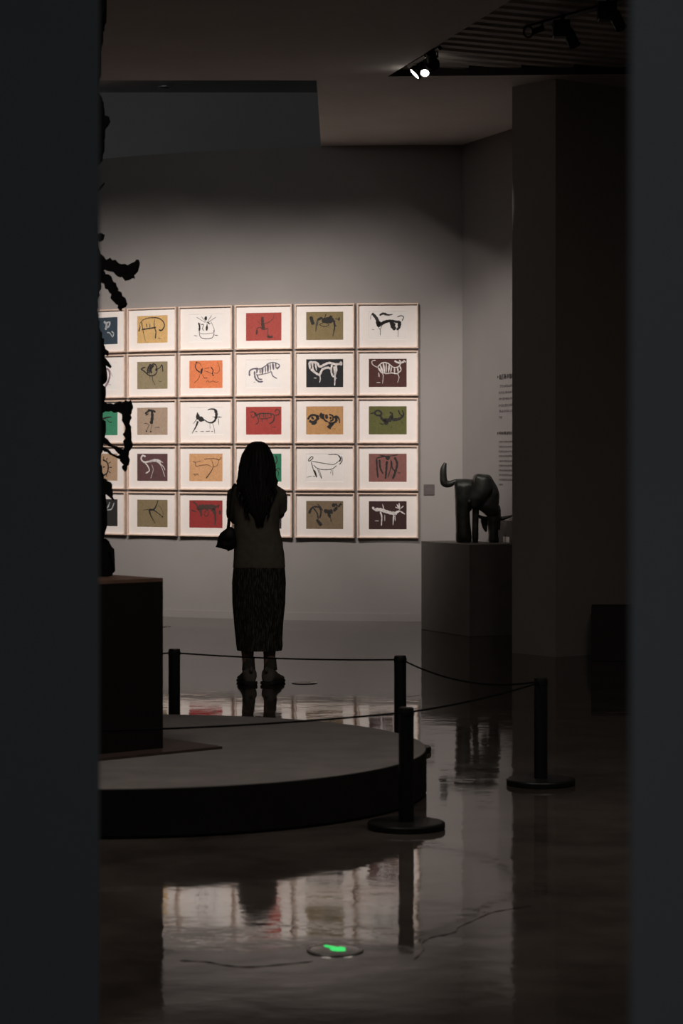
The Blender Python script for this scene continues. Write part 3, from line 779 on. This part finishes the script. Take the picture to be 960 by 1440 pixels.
# low black box beside the column
bx = floor_pt(831, 930)
o = MB().prism([(0, 0), (.9, 0), (.9, .4), (.045, .4)], 0, .40).build('low_box', mat('low_box_black', (.02, .018, .016), .7), loc=(bx.x, bx.y, 0)); bevel(o, .004)
tag(o, 'low black box on the floor in front of the dark column', 'box')

# ------------------------------------------------------------------ recess track lights
trk_a = pix(560, 98, 17.9); 
h1 = Vector(((597 - CX) / F * 17.75, 17.75, H + (CY - 103) / F * 17.75))
h2 = Vector(((583 - CX) / F * 17.9, 17.9, H + (CY - 104) / F * 17.9))
spot_head('lit black track spotlight with glowing round lens in the recess corner', h1, (.35, 15.6, 2.4), 0, 30, .5, 'spotlights on the recess tracks', drop=.10, scale=.72)
spot_head('lit black track spotlight seen edge-on in the recess corner', h2, h2 + Vector((-.72, -.06, -.70)), 0, 30, .5, 'spotlights on the recess tracks', drop=.08, scale=1.0, proud=.013)
a = Vector((.50, 18.0, 4.437)); c = Vector((.70, 17.2, 4.437))
o = MB().tube([a - a, c - a], .018, 4).build('lighting_track', M_blackmetal, loc=a); tag(o, 'short black track along the slanted recess edge', 'track')
# unlit heads on a second track
tk0 = pix(742, 50, 17.0); tk1 = pix(905, -8, 16.0)
zt_ = 4.437
def at_z(px, py, z): return pix(px, py, (z - H) * F / (CY - py))
q0 = at_z(738, 40, zt_); q1 = at_z(900, -6, zt_)
o = MB().tube([q0 - q0, q1 - q0], .02, 4).build('lighting_track', M_blackmetal, loc=q0); tag(o, 'longer black track hanging under the ceiling slats', 'track')


def box_head(label, px, py, s):
    c = at_z(px, py, 4.34)
    root = thing('track_spotlight', label, 'spotlight', c, 0, 'spotlights on the recess tracks')
    bevel(MB().box((-.055 * s, -.05, -.055 * s), (.055 * s, .05, .055 * s)).build('driver_box', M_blackmetal, root), .006)
    q = Vector((.45, .4, -.8)).normalized().to_track_quat('Z', 'Y').to_matrix()
    mb = MB().lathe([(.032, -.02), (.038, 0), (.038, .09), (.044, .10), (.040, .105)], 18); mb.v = [q @ p + Vector((.045 * s, 0, -.02)) for p in mb.v]
    mb.build('housing', M_blackmetal, root)
    MB().tube([(0, 0, .05), (.02, 0, .10)], .012, 8).build('yoke', M_blackmetal, root)
    return root


box_head('unlit black track spotlight with box driver, beside the ring-ended head', 789, 41, 1.0)
box_head('unlit black track spotlight with box driver, farther along the track', 853, 16, 1.05)
c = at_z(752, 45, 4.36)
t = thing('track_spotlight', 'unlit slim black spotlight ending in an open ring', 'spotlight', c, 0, 'spotlights on the recess tracks')
ring = [Vector((-.045 + .030 * math.cos(th), 0, -.0 + .036 * math.sin(th))) for th in [2 * math.pi * k / 20 for k in range(21)]]
MB().tube(ring, .007, 6).build('ring', M_blackmetal, t)
MB().tube([(-.02, 0, .0), (.06, 0, .028)], .020, 12).build('housing', M_blackmetal, t)
MB().tube([(.04, 0, .03), (.06, 0, .08)], .008, 6).build('yoke', M_blackmetal, t)
# the head that lights the text wall
spot_head('lit black track spotlight aimed at the text wall', (.66, 17.5, 4.36), (1.32, 21.7, 1.95), TRACK_W, 33, 1.0, 'spotlights on the recess tracks', drop=.068, beam='text_wall_beam')

# ------------------------------------------------------------------ woman
WYp = 16.27; K = WYp / F
wm = thing('person', 'person in olive top and dark long skirt facing the drawings, handbag on shoulder', 'person', ((365 - CX) / F * WYp, WYp, 0))


def wp(px, py, d=0.0): return Vector(((px - 365) * K, d, (963 - py) * K))


M_skin = mat('skin', (.30, .19, .14), .55, var=.06)
M_hair = mat('black_hair', (.008, .007, .006), .6, var=.4, scale=30, stretch=(6, 6, .6))
M_shirt = mat('olive_shirt', (.19, .17, .135), .9, var=.12, scale=25, bump=.002, bscale=120)
M_shoe = mat('grey_shoe', (.16, .145, .13), .8, var=.12)
M_sole = mat('shoe_sole', (.03, .028, .026), .8)
M_sock = mat('grey_sock', (.09, .08, .07), .9)
# body: one skinned surface
V = []; E = []; R = []


def bone(pts, radii, start=None):
    prev = start
    for p, r in zip(pts, radii):
        V.append(p); R.append(r); k = len(V) - 1
        if prev is not None: E.append((prev, k))
        prev = k
    return prev


pel = bone([Vector((-.005, 0, .86))], [(.13, .10)])
sp1 = bone([Vector((-.005, .01, .98)), Vector((-.003, .012, 1.12)), Vector((-.003, 0, 1.25)), Vector((-.003, 0, 1.32))], [(.115, .085), (.125, .09), (.12, .085), (.07, .06)], pel)
chest = 3
nk = bone([Vector((-.008, .015, 1.39)), Vector((-.010, .03, 1.44))], [(.046, .048), (.052, .056)], sp1)
hd = bone([Vector((-.012, .045, 1.50)), Vector((-.012, .045, 1.56)), Vector((-.012, .04, 1.60))], [(.074, .088), (.074, .088), (.045, .05)], nk)
for sgn, sh, elb, wr, hn in ((-1, (-.165, 0, 1.295), (-.172, .10, 1.09), (-.06, .28, 1.18), (-.02, .33, 1.22)),
                             (1, (.122, 0, 1.29), (.132, .10, 1.13), (.06, .32, 1.20), (.03, .37, 1.25))):
    a1 = bone([Vector(sh), Vector(sh).lerp(Vector(elb), .5), Vector(elb), Vector(elb).lerp(Vector(wr), .35), Vector(wr)], [(.048, .048), (.042, .042), (.036, .036), (.036, .036), (.023, .026)], sp1 - 1)
    palm = bone([Vector(hn)], [(.022, .032)], a1)
    hv = (Vector(hn) - Vector(wr)).normalized(); side = hv.cross(Vector((0, 1, 0))).normalized()
    for fi in range(4):
        off = side * ((fi - 1.5) * .019)
        ln = [.062, .074, .070, .052][fi]
        b0 = Vector(hn) + off + hv * .02
        bone([b0 + hv * ln * .35, b0 + hv * ln * .7 + Vector((-sgn * .01, .004, 0)), b0 + hv * ln * .9 + Vector((-sgn * .025, 0, 0))], [(.0085, .0085), (.008, .008), (.0065, .0065)], palm)
    th = Vector(wr) + hv * .025
    bone([th + side * .035, th + side * .05 + hv * .03, th + side * .052 + hv * .055], [(.010, .010), (.0095, .0095), (.007, .007)], palm)
for sgn, hx, kx, ax in ((-1, -.085, -.085, -.079), (1, .075, .07, .064)):
    bone([Vector((hx, 0, .80)), Vector((kx, .012, .46)), Vector((kx * .98, -.015, .34)), Vector((ax, 0, .12)), Vector((ax, .01, .06)), Vector((ax + sgn * .03, .11, .035))],
         [(.078, .08), (.052, .055), (.050, .056), (.034, .038), (.036, .045), (.03, .022)], pel)
me = bpy.data.meshes.new('body'); me.from_pydata([tuple(v_) for v_ in V], E, []); me.update()
body = bpy.data.objects.new('body', me); C.objects.link(body); body.parent = wm; me.materials.append(M_skin)
sk = body.modifiers.new('skin', 'SKIN'); sk.use_smooth_shade = True
lay = me.skin_vertices[0].data if me.skin_vertices else None
if lay is None:
    bm = bmesh.new(); bm.from_mesh(me); bm.verts.layers.skin.verify(); bm.to_mesh(me); bm.free(); lay = me.skin_vertices[0].data
for i, r in enumerate(R):
    lay[i].radius = r; lay[i].use_root = (i == pel)
sb = body.modifiers.new('sub', 'SUBSURF'); sb.levels = 2; sb.render_levels = 2
# face
mb = MB().tube([Vector((-.012, .135, 1.52)), Vector((-.012, .150, 1.495)), Vector((-.012, .136, 1.482))], [.007, .013, .010], 8); mb.build('nose', M_skin, body, smooth=True)
for s_ in (-1, 1):
    mb = MB().lathe([(.002, -.011), (.009, -.007), (.012, 0), (.009, .007), (.002, .011)], 10, (-.012 + s_ * .031, .122, 1.522)); mb.build('eye', mat('eye_dark', (.05, .04, .035), .3), body, smooth=True)
    mb = MB().lathe([(.003, -.028), (.012, -.02), (.014, .005), (.010, .024), (.003, .03)], 10, (-.012 + s_ * .088, .035, 1.505)); mb.build('ear', M_skin, body, smooth=True)
mb = MB().tube([Vector((-.034, .125, 1.455)), Vector((-.012, .132, 1.453)), Vector((.010, .125, 1.455))], [.003, .006, .003], 8); mb.build('mouth', mat('lips', (.25, .10, .09), .5), body, smooth=True)


def ring(z, xl, xr, dy0, dy1, n=40, rip=0, nr=0, ph=0, p=2.3):
    cx_ = (xl + xr) / 2; hw = (xr - xl) / 2; cy_ = (dy0 + dy1) / 2; hd_ = (dy1 - dy0) / 2; out = []
    for k in range(n):
        a = 2 * math.pi * k / n; ca, sa_ = math.cos(a), math.sin(a)
        q = (abs(ca) ** p + abs(sa_) ** p) ** (-1 / p)
        q *= 1 + rip * math.sin(nr * a + ph)
        out.append(Vector((cx_ + hw * ca * q, cy_ + hd_ * sa_ * q, z)))
    return out


def X(px): return (px - 365) * K
def Z(py): return (963 - py) * K


# shirt: torso + sleeves fused by a voxel remesh
mb = MB()
rows = [(801, 328, 400.5, -.125, .12), (796, 327.5, 400.5, -.128, .122), (780, 328, 399.5, -.125, .12), (760, 328, 396.5, -.118, .115), (742, 329, 392.5, -.112, .115),
        (726, 328.5, 392.5, -.112, .125), (710, 327, 395, -.11, .13), (697, 326, 396.5, -.105, .115), (688, 328, 395, -.095, .09), (682, 334, 390, -.08, .075), (677, 343, 380, -.062, .065), (672, 350, 373, -.05, .06)]
mb.loft([ring(Z(py), X(a_), X(b_), d0, d1, 36) for py, a_, b_, d0, d1 in rows])
o = mb.build('shirt', M_shirt, wm)
mb2 = MB()
for sh, elb in (((X(330.5), -.01, Z(693)), (X(328.5), .075, Z(727))), ((X(390.5), -.01, Z(694)), (X(392.5), .075, Z(719)))):
    a_ = Vector(sh); c_ = Vector(elb)
    mb2.tube([a_ + Vector((0, 0, .01)), a_.lerp(c_, .3), a_.lerp(c_, .7), a_.lerp(c_, 1.05)], [.052, .057, .055, .054], 16)
k0 = len(o.data.vertices)
bm = bmesh.new(); bm.from_mesh(o.data)
vv = [bm.verts.new(v_) for v_ in mb2.v]
for f_ in mb2.f: bm.faces.new([vv[i] for i in f_])
bmesh.ops.recalc_face_normals(bm, faces=bm.faces); bm.to_mesh(o.data); bm.free()
rm = o.modifiers.new('fuse', 'REMESH'); rm.mode = 'VOXEL'; rm.voxel_size = .009; rm.use_smooth_shade = True
sm = o.modifiers.new('soft', 'SMOOTH'); sm.iterations = 5; sm.factor = .5
tx = bpy.data.textures.new('folds', 'CLOUDS'); tx.noise_scale = .11
dm = o.modifiers.new('folds', 'DISPLACE'); dm.texture = tx; dm.strength = .016; dm.mid_level = .5

# skirt: finely pleated, striped
Ms = bpy.data.materials.new('pleated_skirt'); Ms.use_nodes = True; nt = Ms.node_tree; N = nt.nodes; L = nt.links; b = N['Principled BSDF']
tc = N.new('ShaderNodeTexCoord'); mp = N.new('ShaderNodeMapping'); mp.inputs['Scale'].default_value = (1, .15, .10)
nz = N.new('ShaderNodeTexNoise'); nz.inputs['Scale'].default_value = 210; nz.inputs['Detail'].default_value = 2
rp = N.new('ShaderNodeValToRGB'); rp.color_ramp.elements[0].position = .50; rp.color_ramp.elements[1].position = .60
rp.color_ramp.elements[0].color = (.014, .013, .011, 1); rp.color_ramp.elements[1].color = (.11, .10, .075, 1)
L.new(tc.outputs['Object'], mp.inputs[0]); L.new(mp.outputs[0], nz.inputs[0]); L.new(nz.outputs[0], rp.inputs[0]); L.new(rp.outputs[0], b.inputs['Base Color']); b.inputs['Roughness'].default_value = .85
mb = MB()
rows = [(794, 331, 397, -.11, .11), (800, 328.5, 400, -.128, .125), (820, 326.5, 401.5, -.135, .13), (850, 327, 400.5, -.135, .135), (880, 329.5, 397.5, -.125, .135), (900, 331.5, 396.5, -.12, .135), (910, 332.5, 397, -.12, .135), (915.5, 333.5, 396, -.118, .133)]
R_ = []
for i in range(len(rows) - 1):
    for k in range(5):
        t_ = k / 5; q = [rows[i][j] * (1 - t_) + rows[i + 1][j] * t_ for j in range(5)]
        R_.append(ring(Z(q[0]), X(q[1]), X(q[2]), q[3], q[4], 220, .012, 44, .6 * math.sin(q[0] * .05)))
q = rows[-1]; R_.append(ring(Z(q[0]), X(q[1]), X(q[2]), q[3], q[4], 220, .012, 44, 0))
mb.loft(R_); mb.f.pop()
mb.build('skirt', Ms, wm, smooth=True)

# shoes and socks
for s_, ax, toe in ((-1, -.074, .24), (1, .072, -.30)):
    root = bpy.data.objects.new('shoe', None)
    def shp(y, hw, z0, z1, n=20, p=2.4):
        return [Vector((hw * math.copysign(abs(math.cos(a)) ** (2 / p), math.cos(a)), y, (z0 + z1) / 2 + (z1 - z0) / 2 * math.copysign(abs(math.sin(a)) ** (2 / p), math.sin(a)))) for a in [2 * math.pi * k / n for k in range(n)]]
    prof = [(-.078, .020, .02, .062), (-.070, .038, .012, .098), (-.045, .047, .012, .112), (-.01, .048, .012, .112), (.04, .048, .012, .085), (.10, .052, .012, .062), (.15, .050, .012, .050), (.182, .034, .012, .040), (.192, .014, .014, .030)]
    mb = MB().loft([shp(*q) for q in prof])
    up = mb.build('shoe', M_shoe, wm, smooth=True, loc=(ax, 0, 0), rotz=toe)
    prof = [(-.086, .024, 0, .022), (-.074, .046, 0, .026), (-.03, .052, 0, .024), (.03, .050, 0, .022), (.10, .056, 0, .022), (.16, .053, 0, .022), (.195, .034, 0, .022), (.204, .014, .002, .020)]
    MB().loft([shp(*q, p=5) for q in prof]).build('sole', M_sole, up)
    mb = MB().tube([Vector((s_ * .0, 0, 0)) + Vector((0, -.082, .085)), Vector((0, -.088, .105)), Vector((0, -.078, .122))], [.010, .012, .008], 8); mb.build('heel_tab', M_shoe, up, smooth=True)
    MB().lathe([(.046, .095), (.044, .12), (.040, .16), (.041, .175)], 20).build('sock', M_sock, up, smooth=True)

# hair
mb = MB()
rows = [(621.8, 358, 366.5, .02, .06), (623, 353.5, 371, -.015, .085), (625.5, 349.5, 374.5, -.04, .11), (629, 346.2, 377.2, -.056, .124), (634, 343.3, 379.8, -.068, .128), (641, 340.8, 382.4, -.077, .115), (649, 338.6, 384.7, -.083, .095), (656, 337.4, 386, -.087, .08), (664, 337, 386.3, -.095, .07),
        (671, 337.5, 385.5, -.105, .055), (677, 335, 388, -.112, .04), (683, 334.5, 389, -.122, .01), (690, 338.5, 386, -.130, -.01), (698, 343.5, 381, -.136, -.03), (706, 345.5, 379.5, -.139, -.04), (714, 349, 378.5, -.141, -.05), (721, 351.5, 376, -.141, -.06), (727, 356, 373.5, -.138, -.07), (731, 361, 370.5, -.135, -.08)]
HR = []
for i in range(len(rows) - 1):
    for k in range(3):
        t_ = k / 3; q = [rows[i][j] * (1 - t_) + rows[i + 1][j] * t_ for j in range(5)]
        HR.append(ring(Z(q[0]), X(q[1]), X(q[2]), q[3], q[4], 96, .018 + .012 * min(1, max(0, (q[0] - 640) / 60)), 23, q[0] * .05, p=2.1))
q = rows[-1]; HR.append(ring(Z(q[0]), X(q[1]), X(q[2]), q[3], q[4], 96, .03, 23, 1, p=2.1))
mb.loft(HR)
hair = mb.build('hair', M_hair, wm, smooth=True)
rr = random.Random(4); mb = MB()
for k in range(150):
    a = math.pi + rr.random() * math.pi           # rear half
    y0 = 626 + rr.random() * 60; y1 = min(742, y0 + 35 + rr.random() * 50)
    pts = []
    for j in range(7):
        py = y0 + (y1 - y0) * j / 6
        i = 0
        while i < len(rows) - 2 and rows[i + 1][0] < py: i += 1
        t_ = min(1, max(0, (py - rows[i][0]) / (rows[i + 1][0] - rows[i][0])))
        q = [rows[i][m_] * (1 - t_) + rows[i + 1][m_] * t_ for m_ in range(5)]
        ca, sa_ = math.cos(a), math.sin(a)
        wob = 1.0 + .04 * math.sin(py * .11 + k) + .03 * j / 6 * rr.random()
        pts.append(Vector((X((q[1] + q[2]) / 2) + (X(q[2]) - X(q[1])) / 2 * ca * wob, (q[3] + q[4]) / 2 + (q[4] - q[3]) / 2 * sa_ * wob, Z(py))))
    mb.tube(pts, [.003, .005, .006, .006, .005, .004, .0015], 5)
for k in range(46):
    s_ = rr.choice((-1, 1)); y0 = 684 + rr.random() * 38
    i = 0
    while i < len(rows) - 2 and rows[i + 1][0] < y0: i += 1
    ex = rows[i][1] if s_ < 0 else rows[i][2]
    d_ = rows[i][3] * .9; ln = 8 + rr.random() * 12; cu = rr.random() * 3.2
    mb.tube(smooth_path([wp(ex - s_ * 5, y0 - 4, d_), wp(ex + s_ * .3, y0 + ln * .3, d_), wp(ex + s_ * (cu * .5 - 1.5), y0 + ln * .65, d_), wp(ex + s_ * (cu - 4), y0 + ln, d_)], 4), [.005] * 8 + [.004, .003, .003, .002, .0012], 5)
for s_, px in ((1, 386), (1, 384), (-1, 338), (-1, 340)):
    mb.tube(smooth_path([wp(px, 664, -.04), wp(px + s_ * 1.2, 672, -.05), wp(px + s_ * 4.5, 677, -.055), wp(px + s_ * 3.5, 680.5, -.06)], 4), .0035, 5)
mb.build('hair_locks', M_hair, hair, smooth=True)

# shoulder bag
M_bag = mat('black_leather', (.008, .008, .008), .55, var=.2, bump=.001, bscale=80)
bc = wp(320, 775, -.10)
bag = thing('shoulder_bag', 'small black flared handbag hanging from the standing woman\'s shoulder', 'bag', Vector(wm.location) + bc)


def bp_(px, py, d=0.0): return wp(px, py, -.10) - bc + Vector((0, d, 0))


out = [(316, 746), (321, 742.5), (326, 741), (330, 744), (333, 756), (334, 768), (330, 772), (322, 775.5), (320, 773.5), (304, 769.5), (306, 765), (307, 757), (311, 750)]
P = [bp_(*q) for q in out]
plate3('pouch', P, -.035, .035, M_bag, bag, 0, .9)
P2 = [bp_(*q) for q in [(314, 748), (322, 743), (329, 745), (332, 757), (322, 763), (309, 757)]]
plate3('flap', P2, -.041, -.030, M_bag, bag, 0, .92)
sp_ = smooth_path([bp_(321, 744, 0), bp_(322.5, 730, -.005), bp_(324.5, 712, -.016), bp_(326.5, 696, -.012), bp_(328, 687, .015), bp_(329.5, 682.5, .065), bp_(331, 681.8, .10), bp_(330, 686, .165), bp_(326, 700, .22), bp_(323, 722, .2), bp_(322, 744, .04)], 5)
mb = MB().tube(sp_, .0085, 6, flat=.45); mb.build('strap', M_bag, bag, smooth=True)
